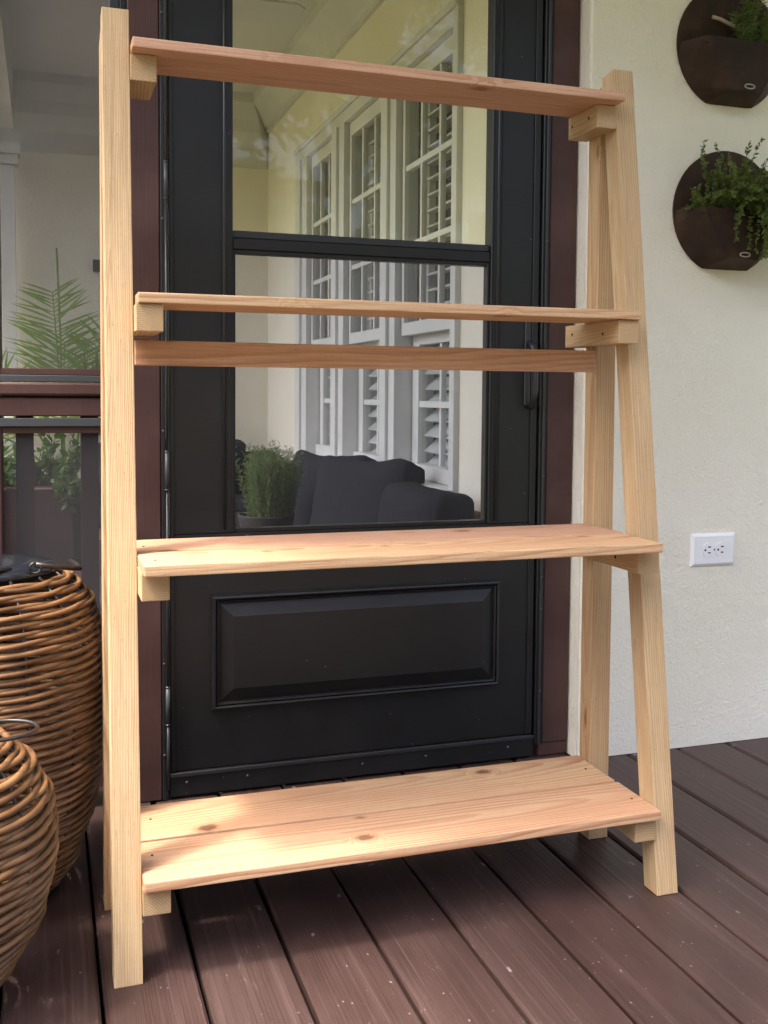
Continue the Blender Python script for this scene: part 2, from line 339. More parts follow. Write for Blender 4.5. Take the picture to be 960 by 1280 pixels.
# crown mouldings under the porch ceiling, stepped
def crown(name, horizontal):
    prof = [(0.0, 2.105), (0.016, 2.105), (0.016, 2.125), (0.026, 2.135), (0.045, 2.17), (0.068, 2.20), (0.085, 2.215), (0.095, 2.225), (0.095, ZC), (0.0, ZC)] if horizontal else [(0.0, 1.925), (0.012, 1.925), (0.012, 2.02), (0.03, 2.04), (0.055, 2.09), (0.06, 2.15), (0.095, 2.225), (0.095, ZC), (0.0, ZC)]
    v = []
    for t in (0, 1):
        for d, z in prof:
            if horizontal: v.append((XW-d, 0.70 if t == 0 else YF-d, z))
            else: v.append((-0.95 if t == 0 else XW-d, YF-d, z))
    n = len(prof); f = [(i, (i+1) % n, n+(i+1) % n, n+i) for i in range(n)]+[tuple(range(n))[::-1], tuple(range(n, 2*n))]
    o = link(name, data(name, v, f), 'white', house); o.location = -house.location
crown('crown_moulding', True); crown('crown_moulding', False)
o = box('switch_box', 'metal', 0.115, 0.165, YF-0.03, YF, 1.372, 1.428, house)
# casing: head, sill, jambs and mullions
XC = XW-0.018
box('window_casing', 'white', XC, XW+0.03, WY0, WY1, WZ1-0.045, WZ1, house); box('window_casing', 'white', XC-0.008, XW+0.03, WY0, WY1, WZ1, WZ1+0.022, house)
box('window_sill', 'white', XC-0.012, XW+0.05, WY0, WY1, WZ0, WZ0+0.026, house)
units = [(1.312, 1.775), (1.945, 2.375), (2.565, 2.95)]
for y0, y1 in ((WY0, 1.306), (1.782, 1.938), (2.382, 2.558), (2.957, WY1)):
    box('window_jamb', 'white', XC, XW+0.06, y0, y1, WZ0+0.026, WZ1-0.045, house)
    if y1-y0 > 0.1:
        c = (y0+y1)/2; box('jamb_bead', 'white', XC-0.012, XC, c-0.022, c+0.022, WZ0+0.026, WZ1-0.045, house)
louv = None
for y0, y1 in units:
    win = thing('window', '', '', (XW, (y0+y1)/2, 0)); del win['label']; del win['category']; win.parent = house; win.location = Vector((XW, (y0+y1)/2, 0))-house.location
    ZM = 0.98; zt = WZ1-0.047; zb = WZ0+0.028
    def wb(name, mat, *b, bevel=0.001):
        cx, cy, cz = (b[0]+b[1])/2, (b[2]+b[3])/2, (b[4]+b[5])/2
        o = link(name, hexa(name, boxc(b[0]-cx, b[1]-cx, b[2]-cy, b[3]-cy, b[4]-cz, b[5]-cz), bevel), mat, win); o.location = Vector((cx-XW, cy-(y0+y1)/2, cz)); return o
    xa = XW+0.004; t = 0.034
    def sheet(x, ya, yb_, za, zb2):
        o = link('pane', data('pane', [(x, ya, za), (x, ya, zb2), (x, yb_, zb2), (x, yb_, za)], [(0, 1, 2, 3)]), 'pane', win); o.location = (-XW, -(y0+y1)/2, 0)
    # upper sash, outermost
    wb('sash_rail', 'white', xa, xa+0.03, y0, y1, zt-0.05, zt); wb('sash_rail', 'white', xa, xa+0.03, y0, y1, ZM, ZM+0.04)
    for s in (y0, y1-t*0.6): wb('sash_stile', 'white', xa, xa+0.03, s, s+t*0.6, ZM+0.04, zt-0.05)
    for k in (1, 2):
        y = y0+(y1-y0)*k/3; wb('muntin', 'white', xa+0.006, xa+0.024, y-0.007, y+0.007, ZM+0.04, zt-0.05)
        z = ZM+0.04+(zt-0.05-ZM-0.04)*k/3; wb('muntin', 'white', xa+0.004, xa+0.0235, y0+t*0.6, y1-t*0.6, z-0.009, z+0.009)
    sheet(xa+0.0146, y0+0.015, y1-0.015, ZM+0.02, zt-0.03)
    # lower sash, set further in
    xb = xa+0.04
    wb('sash_rail', 'white', xb, xb+0.03, y0, y1, ZM-0.03, ZM+0.002); wb('sash_rail', 'white', xb-0.02, xb+0.03, y0, y1, zb, zb+0.045)
    for s in (y0, y1-0.055): wb('sash_stile', 'white', xb, xb+0.03, s, s+0.055, zb+0.045, ZM-0.03)
    y = (y0+y1)/2; wb('muntin', 'white', xb+0.006, xb+0.024, y-0.008, y+0.008, zb+0.045, ZM-0.03)
    z = (zb+0.045+ZM-0.03)/2; wb('muntin', 'white', xb+0.004, xb+0.0235, y0+0.055, y1-0.055, z-0.01, z+0.01)
    sheet(xb+0.0146, y0+0.03, y1-0.03, zb+0.02, ZM-0.01)
    # plantation shutter behind: frame and louvres
    xs = xb+0.046
    for s in (y0-0.01, y1-0.045): wb('shutter_stile', 'white', xs-0.012, xs+0.012, s, s+0.055, zb, zt)
    nl = 25
    for k in range(nl):
        z = zb+0.05+(zt-zb-0.08)*k/(nl-1)
        o = wb('louvre', 'white', xs-0.0035, xs+0.0035, y0+0.05, y1-0.05, z-0.03, z+0.03)
        o.rotation_euler.y = math.radians(50) if z < ZM else math.radians(80)
boxes('dark_room_box', 'dark_room', [(1.32, 1.33, WY0-0.3, WY1+0.3, 0.2, 2.2), (1.121, 1.32, WY0-0.31, WY0-0.3, 0.2, 2.2), (1.121, 1.32, WY1+0.3, WY1+0.31, 0.2, 2.2), (1.121, 1.32, WY0-0.3, WY1+0.3, 0.19, 0.2), (1.121, 1.32, WY0-0.3, WY1+0.3, 2.2, 2.21)], house)
boxes('curtain', 'curtain', [(1.24, 1.25, WY0-0.2, WY1+0.2, 0.3, 2.1)], house)

# ------------------------------------------------------------------ porch roof: ceiling, beam, column, added shade eaves
roof = thing('porch_roof', 'pale porch ceiling with a white corner column, seen through the screens', 'roof', (0, 2, 0))
boxes('ceiling', 'ceil', [(-0.8, XW, 0.72, YF, ZC, ZC+0.03)], roof)
boxes('shade_eave', 'ceil', [(-0.8, 3.4, 0.16, 0.72, 2.32, 2.36), (-0.60, 3.4, -0.85, 0.16, 2.32, 2.36)], roof)  # unseen overhang; edges placed to shade wall and stand and bound the sun patch
boxes('fascia', 'brown', [(-0.8, XW-0.002, 0.70, 0.718, 2.20, 2.318)], roof)
boxes('roof_deck', 'brown', [(-0.85, 3.5, 0.14, YF+0.3, 2.76, 2.8), (-0.62, 3.5, -0.9, 0.14, 2.4, 2.44)], roof)  # unseen slabs over ceiling and shade overhang, cut back to let skylight in
boxes('beam', 'white', [(-0.32, -0.235, 0.72, YF-0.1, 2.0, ZC)], roof)
boxes('column', 'white', [(-0.292, -0.232, YF-0.13, YF-0.07, 0, 1.83)], roof)
boxes('column_capital', 'white', [(-0.305, -0.218, YF-0.143, YF-0.057, 1.832, 1.875), (-0.315, -0.208, YF-0.153, YF-0.047, 1.877, 1.925)], roof)

# ------------------------------------------------------------------ screened porch front: posts, rails, pickets, screens
YD = 0.627
porch = thing('screened_porch_front', 'brown painted porch framing with insect screens and pickets left of the black door', 'porch', (-0.4, YD, 0))
box('post', 'brown', 0.034, 0.0935, YD-0.008, YD+0.09, 0.0, 2.31, porch, 0.003)
box('door_trim', 'brown', 0.912, 0.975, YD-0.006, YD+0.09, 0.03, 2.31, porch, 0.002); box('trim_block', 'brown', 0.905, 0.975, YD-0.004, YD+0.09, 0.001, 0.029, porch, 0.002)
box('header', 'brown', -1.2, 0.912, YD+0.002, YD+0.08, 2.06, 2.309, porch, 0.002)
box('screen_frame', 'metal', 0.004, 0.0215, YD-0.004, YD+0.02, 0.0, 2.06, porch, 0.001); box('screen_frame', 'black', 0.0225, 0.0335, YD-0.007, YD+0.02, 0.0, 2.06, porch, 0.001)
XL = -1.2
box('post', 'brown', -0.262, -0.1915, YD-0.002, YD+0.085, 0.0, 2.059, porch, 0.003)
box('rail_cap', 'brown', XL, 0.003, YD-0.012, YD+0.07, 0.786, 0.810, porch, 0.004)
box('rail', 'brown', XL, 0.003, YD-0.004, YD+0.05, 0.748, 0.7815, porch, 0.002)
box('rail_shadow_gap', 'soil', XL, 0.003, YD+0.006, YD+0.05, 0.7818, 0.7858, porch, 0)
box('frame_bar', 'greymetal', XL, 0.003, YD-0.006, YD+0.012, 0.8105, 0.8235, porch, 0.0015); box('frame_bar', 'brown', XL, 0.003, YD+0.0, YD+0.03, 0.824, 0.836, porch, 0.001)
box('frame_bar', 'greymetal', XL, 0.003, YD-0.006, YD+0.012, 0.7285, 0.7445, porch, 0.0015); box('frame_bar', 'brown', XL, 0.003, YD+0.004, YD+0.03, 0.716, 0.728, porch, 0.001)
box('bottom_rail', 'brown', XL, 0.003, YD-0.004, YD+0.08, 0.04, 0.08, porch, 0.002)
for x in (-0.169, -0.052):
    box('picket', 'brown', x, x+0.0325, YD+0.04, YD+0.075, 0.08, 0.748, porch, 0.002)
for k in range(1, 9):
    x = -0.169-0.117*k; box('picket', 'brown', x, x+0.0325, YD+0.04, YD+0.075, 0.08, 0.748, porch, 0.002)
for z0, z1 in ((0.082, 0.716), (0.836, 2.06)):
    o = link('insect_screen', data('insect_screen', [(XL, YD+0.016, z0), (0.004, YD+0.016, z0), (0.004, YD+0.016, z1), (XL, YD+0.016, z1)], [(0, 1, 2, 3)]), 'screen2', porch); o.location = -porch.location

# ------------------------------------------------------------------ storm door
door = thing('storm_door', 'black storm door with glass above an insect screen and a raised lower panel', 'door', (0.108, YD, 0))
def db(name, mat, *b, bevel=0.0015): return box(name, mat, *b, door, bevel)
D0, D1 = 0.110, 0.8885
db('stile', 'black', D0, 0.2325, YD, YD+0.035, 0.5183, 2.05); db('stile', 'black', 0.7785, D1, YD, YD+0.035, 0.5183, 2.05)
db('top_rail', 'black', 0.2327, 0.7783, YD, YD+0.035, 1.93, 2.05)
db('bottom_panel', 'black', D0, D1, YD, YD+0.035, 0.052, 0.518)
db('mid_rail', 'black', 0.2327, 0.7783, YD+0.004, YD+0.030, 1.072, 1.094); db('mid_rail', 'metal', 0.2327, 0.7783, YD+0.009, YD+0.026, 1.0945, 1.109)
for x0, x1 in ((0.2327, 0.2385), (0.7725, 0.7783)): db('screen_frame', 'black', x0, x1, YD+0.006, YD+0.026, 0.5185, 1.0715, bevel=0.0006)
db('screen_frame', 'black', 0.239, 0.772, YD+0.006, YD+0.026, 1.064, 1.0715, bevel=0.0006); db('screen_frame', 'black', 0.239, 0.772, YD+0.006, YD+0.026, 0.5185, 0.526, bevel=0.0006)
for x in (0.216, 0.7935): tube('bead', 'metal', [(x, YD+0.0005, 0.525), (x, YD+0.0005, 2.0)], 0.0032, door, 8)
for x in (0.2075, 0.2265, 0.802, 0.785): db('groove_strip', 'black', x-0.0012, x+0.0012, YD-0.0015, YD, 0.525, 2.0, bevel=0)
db('edge_strip', 'black', D0, D0+0.008, YD-0.004, YD, 0.053, 2.05, bevel=0.001)
db('edge_strip', 'black', D1-0.014, D1, YD-0.004, YD, 0.053, 2.05, bevel=0.001)
o = link('glass_pane', data('glass_pane', [(0.2327, YD+0.016, 1.1085), (0.7783, YD+0.016, 1.1085), (0.7783, YD+0.016, 1.9305), (0.2327, YD+0.016, 1.9305)], [(0, 1, 2, 3)]), 'glass', door); o.location = -door.location
o = link('insect_screen', data('insect_screen', [(0.238, YD+0.012, 0.525), (0.773, YD+0.012, 0.525), (0.773, YD+0.012, 1.065), (0.238, YD+0.012, 1.065)], [(0, 1, 2, 3)]), 'screen', door); o.location = -door.location
# raised panel: nested rectangular profile
X0, X1, Z0, Z1 = 0.190, 0.806, 0.170, 0.396
prof = [(0.0, 0.0), (0.001, -0.004), (0.004, -0.0055), (0.007, -0.004), (0.0085, 0.001), (0.0105, -0.003), (0.013, -0.002), (0.015, 0.004), (0.040, -0.0042), (0.041, -0.0048)]
v, f = [], []
for ins, dy in prof:
    v += [(X0+ins, YD-0.0005+dy, Z0+ins), (X1-ins, YD-0.0005+dy, Z0+ins), (X1-ins, YD-0.0005+dy, Z1-ins), (X0+ins, YD-0.0005+dy, Z1-ins)]
for i in range(len(prof)-1):
    for j in range(4): f.append((i*4+j, i*4+(j+1) % 4, i*4+4+(j+1) % 4, i*4+4+j))
k = (len(prof)-1)*4; f.append((k, k+1, k+2, k+3))
# real recess behind the moulding so that the sunk field is not inside the door skin
v2 = [(p[0], p[1]-0.0062, p[2]) for p in v]
o = link('raised_panel', data('raised_panel', v2, f), 'black', door); o.location = -door.location
db('panel_surround', 'black', X0-0.0012, X0+0.0005, YD-0.0066, YD+0.002, Z0, Z1, bevel=0); db('panel_surround', 'black', X1-0.0005, X1+0.0012, YD-0.0066, YD+0.002, Z0, Z1, bevel=0)
db('panel_surround', 'black', X0-0.0012, X1+0.0012, YD-0.0066, YD+0.002, Z0-0.0014, Z0-0.0002, bevel=0); db('panel_surround', 'black', X0-0.0012, X1+0.0012, YD-0.0066, YD+0.002, Z1+0.0002, Z1+0.0014, bevel=0)
db('door_sweep', 'black', D0-0.003, D1+0.003, YD-0.007, YD+0.03, 0.004, 0.0515, bevel=0.002); db('sweep_lip', 'metal', D0-0.003, D1+0.003, YD-0.0095, YD-0.0072, 0.044, 0.0515, bevel=0.0008)
screws(door, [(x, YD-0.008, 0.030+rnd.uniform(-.002, .002)) for x in (0.14, 0.26, 0.50, 0.64, 0.83)])
pts = [(0.868, YD-0.002, 0.905), (0.868, YD-0.028, 0.895), (0.868, YD-0.036, 0.86), (0.869, YD-0.034, 0.80), (0.871, YD-0.022, 0.772), (0.872, YD-0.006, 0.768)]
tube('handle', 'metal', pts, 0.0065, door, 10)
db('handle_plate', 'metal', 0.858, 0.8735, YD-0.004, YD-0.0002, 0.77, 0.95, bevel=0.002)
# hinge-side frame of the door
zb_ = thing('door_frame', 'black metal frame strip with hinge tube around the storm door', 'door frame', (0.1, YD, 0))
box('frame_strip', 'black', 0.094, 0.1015, YD-0.009, YD+0.03, 0.001, 2.058, zb_, 0.001); box('frame_strip', 'black', 0.893, 0.910, YD-0.009, YD+0.03, 0.03, 2.058, zb_, 0.0015); box('frame_strip', 'metal', 0.8985, 0.9045, YD-0.014, YD-0.0092, 0.03, 2.058, zb_, 0.001)
box('frame_head', 'black', 0.094, 0.91, YD-0.006, YD+0.03, 2.0585, 2.10, zb_, 0.001)
for z0, z1 in ((0.02, 0.149), (0.225, 0.606), (0.682, 1.157), (1.228, 2.05)): tube('hinge_tube', 'metal', [(0.1045, YD-0.008, z0), (0.1045, YD-0.008, z1)], 0.0028, zb_, 10)
for z0, z1 in ((0.15, 0.224), (0.607, 0.681), (1.158, 1.227)):
    tube('hinge_knuckle', 'greymetal', [(0.104, YD-0.0085, z0), (0.104, YD-0.0085, z1)], 0.0042, zb_, 12)
    for z in (z0, z1): tube('hinge_washer', 'screw', [(0.104, YD-0.0085, z-0.0012), (0.104, YD-0.0085, z+0.0012)], 0.0052, zb_, 12)
screws(zb_, [(0.0975, YD-0.01, z) for z in (0.09, 0.27, 0.72, 1.12, 1.5)]+[(0.9015, YD-0.015, z) for z in (0.15, 0.33, 0.40, 0.62, 1.12, 1.45)], 0.0028)

# ------------------------------------------------------------------ the ladder shelf
L, W, LEAN, SL = 0.799, 0.038, 0.193/1.345, 0.0033
HT = 1.347
shelf = thing('plant_stand', 'unfinished cedar ladder plant stand with four shelves standing on the deck', 'plant stand', (L/2, 0.12, 0))
def sx(x, z): return x+SL*z
for X in (-W, L):
    th = W/math.cos(math.atan(LEAN)); zt = HT
    def P(x, yy, z): return (sx(x, z), yy, z)
    dz = th*LEAN*0.9
    c = [P(X, 0, 0), P(X+W, 0, 0), P(X+W, th, 0), P(X, th, 0), P(X, LEAN*zt, zt), P(X+W, LEAN*zt, zt), P(X+W, LEAN*(zt-dz)+th, zt-dz), P(X, LEAN*(zt-dz)+th, zt-dz)]
    stick('front_leg', 'pale', c, (SL, LEAN, 1), shelf)
    zt2 = HT-0.020; bl = 0.012; y0 = 0.2165
    yt = LEAN*zt2+th+0.0008
    z1 = (y0+0.0-th-0.0008)/(LEAN-bl)        # height where the back leg's front face meets the front leg's back face
    z1 = min(z1, zt2)
    c = [P(X, y0, 0), P(X+W, y0, 0), P(X+W, y0+W, 0), P(X, y0+W, 0), P(X, y0+bl*z1, z1), P(X+W, y0+bl*z1, z1), P(X+W, y0+W+bl*z1, z1-0.012), P(X, y0+W+bl*z1, z1-0.012)]
    stick('back_leg', 'leg', c, (SL, bl, 1), shelf)
zc = [1.2807, 0.9164, 0.5528, 0.1263]; yf = [0.177, 0.0924, 0.019, 0.0082]; yb = [0.276, 0.272, 0.262, 0.258]
for z, a, b in zip(zc, yf, yb):
    for x0, x1 in ((0.0006, W), (L-W, L-0.0006)):
        c = [(sx(p[0], z), p[1], p[2]) for p in boxc(x0, x1, a, b, z-W, z)]
        o = stick('cleat', 'pale', c, (0, 1, 0), shelf, 0.0014)
        if x0 > 0.1:
            for yy in (a+(b-a)*0.28, a+(b-a)*0.86):
                h = link('screw_hole', bpy.data.meshes.get('screw_hole') or data('screw_hole', *tube_geo([(0.0004, 0, 0), (-0.0006, 0, 0)], 0.0026, 10)), 'hole', shelf)
                h.location = Vector((sx(L-W, z)+0.0002, yy, z-0.019+rnd.uniform(-.003, .003)))-shelf.location
T = 0.0145
def board(x0, x1, y0, y1, z, mat='cedar'):
    stick('shelf_board', mat, [(sx(p[0], z), p[1], p[2]) for p in boxc(x0, x1, y0, y1, z, z+T)], (1, 0, 0), shelf, 0.0018)
G = 0.0006
board(0.0015, L-0.002, 0.149, 0.271, zc[0]+G)
board(0.003, L-0.001, 0.086, 0.208, zc[1]+G)
board(0.001, L-0.017, -0.0165, 0.104, zc[2]+G); board(0.0015, L-0.010, 0.1095, 0.233, zc[2]+G)
board(0.001, L-0.001, -0.0065, 0.122, zc[3]+G); board(0.0015, L-0.003, 0.129, 0.2575, zc[3]+G)
for x, y, z in ((0.022, 0.03, zc[2]+G+T), (0.018, 0.16, zc[2]+G+T), (0.02, 0.075, zc[3]+G+T), (0.03, 0.20, zc[3]+G+T), (0.78, 0.05, zc[3]+G+T), (0.775, 0.19, zc[3]+G+T)):
    h = link('screw_hole', bpy.data.meshes['screw_hole'], 'hole', shelf); h.rotation_euler.y = math.pi/2; h.location = Vector((x, y, z+0.0002))-shelf.location; h.scale = (1, 0.7, 0.7)
yb0 = 0.2165+0.012*0.85
stick('brace', 'cedar', boxc(0.012, 0.7905, yb0-0.0155, yb0-0.0005, 0.834, 0.8715), (1, 0, 0), shelf, 0.0014)

# ------------------------------------------------------------------ wall items: outlet and round planters
YS = 0.58
out = thing('wall_outlet', 'white duplex outlet plate mounted sideways on the stucco wall', 'outlet', (1.311, YS, 0.449))
bm = bmesh.new()
a, b, d = 0.0575, 0.0365, 0.0065
ring0 = [bm.verts.new(p) for p in ((-a, 0, -b), (a, 0, -b), (a, 0, b), (-a, 0, b))]; ring1 = [bm.verts.new(p) for p in ((-a, -0.003, -b), (a, -0.003, -b), (a, -0.003, b), (-a, -0.003, b))]
ring2 = [bm.verts.new(p) for p in ((-a+.006, -d, -b+.006), (a-.006, -d, -b+.006), (a-.006, -d, b-.006), (-a+.006, -d, b-.006))]
for A, B in ((ring0, ring1), (ring1, ring2)):
    for j in range(4): bm.faces.new((A[j], A[(j+1) % 4], B[(j+1) % 4], B[j]))
bm.faces.new(ring2)
link('plate', bm_mesh(bm, 'plate'), 'plate', out)
for x in (-0.0155, 0.0185):
    v = []
    for t in (0, 1):
        for j in range(24):
            q = 2*math.pi*j/24; cx = max(-0.0118, min(0.0118, 0.0155*math.cos(q))); v.append((x+cx, -d-0.0016*t+0.0002, 0.0165*math.sin(q)))
    f = [(j, (j+1) % 24, 24+(j+1) % 24, 24+j) for j in range(24)]+[tuple(range(24, 48))]
    soc = link('socket', data('socket', v, f), 'plate', out)
    for bx in ((x-0.0005, x+0.0065, 0.0055, 0.0080), (x-0.0005, x+0.006, -0.0075, -0.0050), (x-0.0098, x-0.0060, -0.0022, 0.0022)):
        h = boxes('slot', 'hole', [(bx[0], bx[1], -d-0.0020, -d-0.0012, bx[2], bx[3])], soc); h.location = (0, 0, 0)
screws(out, [(1.311+0.0015, YS-d-0.0002, 0.449)], 0.0022)

def planter(zc_, label, seed):
    cx, r = 1.322, 0.136
    t = thing('wall_planter', label, 'planter', (cx, YS, zc_), 'round planters on the stucco wall')
    n = 56; zb_ = -0.124
    cir = []
    for j in range(n):
        q = 2*math.pi*j/n; x, z = r*math.cos(q), r*math.sin(q)
        if z < zb_: z = zb_
        cir.append((x, z))
    v = [(x, -0.001, z) for x, z in cir]+[(x, -0.005, z) for x, z in cir]
    f = [(j, (j+1) % n, n+(j+1) % n, n+j) for j in range(n)]+[tuple(range(n, 2*n)), tuple(range(n))[::-1]]
    link('back_disc', data('back_disc', v, f), 'rust', t)
    # folded pocket: left facet, front face, right facet, bottom facet
    A = (-r+0.006, -0.005, 0.0); B = (-0.098, -0.062, 0.0); C = (0.098, -0.062, 0.0); E = (r-0.006, -0.005, 0.0)
    lower = [(-r*math.cos(q), -0.005, -r*math.sin(q)) for q in (0.25, 0.5, 0.75, 0.95, 1.12)]; lower[-1] = (-0.058, -0.005, zb_)
    F1 = (-0.040, -0.064, -0.108); F2 = (0.040, -0.064, -0.108); Gb = (0.030, -0.072, -0.122)
    lo_r = [(-p[0], p[1], p[2]) for p in lower]
    v = [A, B, C, E, F1, F2]+lower+lo_r; k = 6; k2 = 6+len(lower)
    f = [(1, 4, 5, 2)]
    chain = [0]+[k+i for i in range(5)]
    for i in range(5): f.append((chain[i], chain[i+1], 1) if i < 2 else (chain[i], chain[i+1], 4))
    f.append((1, chain[2], 4))
    chain = [3]+[k2+i for i in range(5)]
    for i in range(5): f.append((chain[i+1], chain[i], 2) if i < 2 else (chain[i+1], chain[i], 5))
    f.append((chain[2], 2, 5)); f.append((k+4, k2+4, 5, 4))
    po = link('pocket', data('pocket', v, f), 'rust', t)
    so_ = po.modifiers.new('thick', 'SOLIDIFY'); so_.thickness = 0.002; so_.offset = -1
    link('soil', data('soil', [A, B, C, E], [(0, 1, 2, 3)]), 'soil', t).location = (0, 0.002, -0.014)
    v = [(0.006+0.013*math.cos(2*math.pi*j/20), 0, 0.0045*math.sin(2*math.pi*j/20)) for j in range(20)]
    # small oval ring low on the pocket
    o = link('oval_tag', data('oval_tag', *tube_geo([(p[0], -0.0655, -0.098+p[2]) for p in v], 0.0016, 6, True), True), 'tag', t)
    return t
P1 = planter(1.557, 'round rust brown wall planter holding upright rosemary, upper of the two', 1)
P2 = planter(1.199, 'round rust brown wall planter with trailing green thyme, lower of the two', 2)
tube('plant_stake', 'rope', [(-0.053, -0.010, 0.060), (-0.035, -0.013, 0.056), (-0.005, -0.014, 0.046), (0.020, -0.016, 0.038)], 0.0042, P1, 7, off=(0, 0, 0))

# ------------------------------------------------------------------ plants
def leafquad(v, f, p, d, n, ln, wd):
    d = d.normalized(); s = d.cross(n); s = s.normalized() if s.length > 1e-5 else Vector((1, 0, 0)); k = len(v)
    nn = s.cross(d)
    v += [p, p+d*ln*0.35+s*wd*0.5+nn*ln*0.06, p+d*ln*0.75+s*wd*0.38+nn*ln*0.05, p+d*ln, p+d*ln*0.75-s*wd*0.38+nn*ln*0.05, p+d*ln*0.35-s*wd*0.5+nn*ln*0.06]
    f += [(k, k+1, k+2, k+3), (k, k+3, k+4, k+5)]
def rv(s=1.0): return Vector((rnd.uniform(-s, s), rnd.uniform(-s, s), rnd.uniform(-s, s)))
def path(p, d, ln, n, grav=0.0, wob=0.2):
    out = [Vector(p)]; d = Vector(d).normalized()
    for i in range(n):
        d = (d+rv(wob)+Vector((0, 0, -grav))).normalized(); out.append(out[-1]+d*ln/n)
    return out
def sprigs(name, label, cat, loc, starts, mat, leafl, leafw, per, stem_r, twist=True, group=None):
    """starts: list of paths (world). One thing: stems mesh + foliage mesh"""
    t = thing(name, label, cat, loc, group); L0 = Vector(loc); sv, sf, lv, lf = [], [], [], []
    for pts in starts:
        pts = [p-L0 for p in pts]; tube_geo(pts, lambda u: stem_r*(1-0.6*u), 4, False, sv, sf)
        for i in range(len(pts)-1):
            ax = (pts[i+1]-pts[i])
            for k in range(per):
                p = pts[i]+ax*rnd.random(); q = rv(); q = (q-ax.normalized()*q.dot(ax.normalized())).normalized()
                leafquad(lv, lf, p, q*rnd.uniform(0.6, 1)+ax.normalized()*rnd.uniform(0.1, 0.9), rv(), leafl*rnd.uniform(0.6, 1.2), leafw*rnd.uniform(0.7, 1.2))
    link('stems', data('stems', sv, sf, True), 'stem', t, 'stuff'); link('foliage', data('foliage', lv, lf), mat, t, 'stuff')
    return t
# rosemary in the upper planter
st = []
for k in range(12):
    x = rnd.uniform(1.335, 1.42); st.append(path((x, YS-rnd.uniform(.015, .05), 1.535), (rnd.uniform(-.3, .5), -.25, 1.0), rnd.uniform(.07, .135), 7, 0.0, .14))
st.append(path((1.318, YS-.04, 1.54), (0.12, -.1, 1), .095, 7, 0, .08)); st.append(path((1.33, YS-.035, 1.54), (0.25, -.1, 1), .13, 8, 0, .1))
sprigs('rosemary_plant', 'young rosemary sprigs growing from the upper round wall planter', 'plant', (1.34, YS-.03, 1.535), st, 'rosemary', 0.017, 0.0032, 11, 0.0013)
# thyme trailing from the lower planter
st = []
for k in range(75):
    x = rnd.uniform(1.27, 1.40); q = (x-1.27)/.13
    st.append(path((x, YS-rnd.uniform(.015, .055), 1.185), (rnd.uniform(-.5, .6)+.25*q, rnd.uniform(-.5, -.05), 1.0), rnd.uniform(.09, .19), 10, rnd.uniform(0.0, .12), .26))
for k in range(95):
    x = rnd.uniform(1.33, 1.44)
    st.append(path((x, YS-rnd.uniform(.04, .062), 1.19), (rnd.uniform(-.2, .5), -.45, .75), rnd.uniform(.12, .22), 12, .33, .25))
for k in range(9): st.append(path((rnd.uniform(1.22, 1.27), YS-.045, 1.188), (rnd.uniform(-.6, .3), -.2, .6), .06, 6, .1, .3))
sprigs('thyme_plant', 'tangled green thyme trailing over the lower round wall planter', 'plant', (1.34, YS-.03, 1.185), st, 'thyme', 0.0085, 0.0046, 8, 0.0009)
# lavender in a bowl pot on a small table behind the screen
table = thing('coffee_table', 'low dark side table under the lavender pot behind the screen', 'table', (0.57, 1.93, 0))
box('table_top', 'woodarm', 0.36, 0.78, 1.72, 2.14, 0.245, 0.27, table); 
for x in (0.38, 0.74):
    for y in (1.74, 2.10): box('leg', 'woodarm', x, x+.025, y, y+.025, 0.0, 0.244, table)
pot = thing('lavender_pot', 'dark round clay bowl holding the lavender behind the screen', 'pot', (0.57, 1.92, 0.27))
lathe('bowl', 'potdark', [(0.0, 0.001), (0.058, 0.001), (0.074, 0.05), (0.088, 0.10), (0.093, 0.122), (0.094, 0.128), (0.088, 0.128), (0.084, 0.11), (0.0, 0.112)], pot)
st = []
for k in range(170):
    q = rnd.uniform(0, 6.28); r = 0.07*math.sqrt(rnd.random())
    st.append(path((0.585+r*math.cos(q), 1.92+r*math.sin(q), 0.378), (math.cos(q)*r*1.8, math.sin(q)*r*1.8, 1), rnd.uniform(.16, .26)*(1.05-r*2.0), 7, 0, .10))
sprigs('lavender_plant', 'bushy upright green lavender in the dark bowl behind the screen', 'plant', (0.585, 1.92, 0.378), st, 'lav', 0.017, 0.0028, 8, 0.0009)
# trough planter with leafy herbs behind the pickets
tr = thing('trough_planter', 'long brown trough planter behind the porch pickets', 'planter', (-0.35, 1.12, 0))
box('trough', 'brown', -0.75, -0.055, 1.05, 1.23, 0.30, 0.577, tr, 0.004); box('trough_stand', 'potdark', -0.73, -0.075, 1.07, 1.21, 0.001, 0.299, tr); 
st = []
for k in range(95):
    x = rnd.uniform(-0.5, -0.06); st.append(path((x, rnd.uniform(1.07, 1.21), 0.575), (rnd.uniform(-.5, .5), rnd.uniform(-.5, .3), 1), rnd.uniform(.05, .13), 6, .05, .3))
for k in range(7): st.append(path((rnd.uniform(-.10, -.06), 1.08, 0.57), (rnd.uniform(.1, .5), -.4, .5), rnd.uniform(.07, .12), 6, .35, .2))
for x in (-.135, -.128, -.06): st.append(path((x, 1.12, 0.575), (rnd.uniform(-.1, .3), 0, 1), rnd.uniform(.16, .19), 8, 0, .15))
sprigs('mint_plant', 'leafy green herbs filling the trough planter behind the pickets', 'plant', (-0.3, 1.12, 0.575), st, 'herb', 0.022, 0.014, 3, 0.0014)
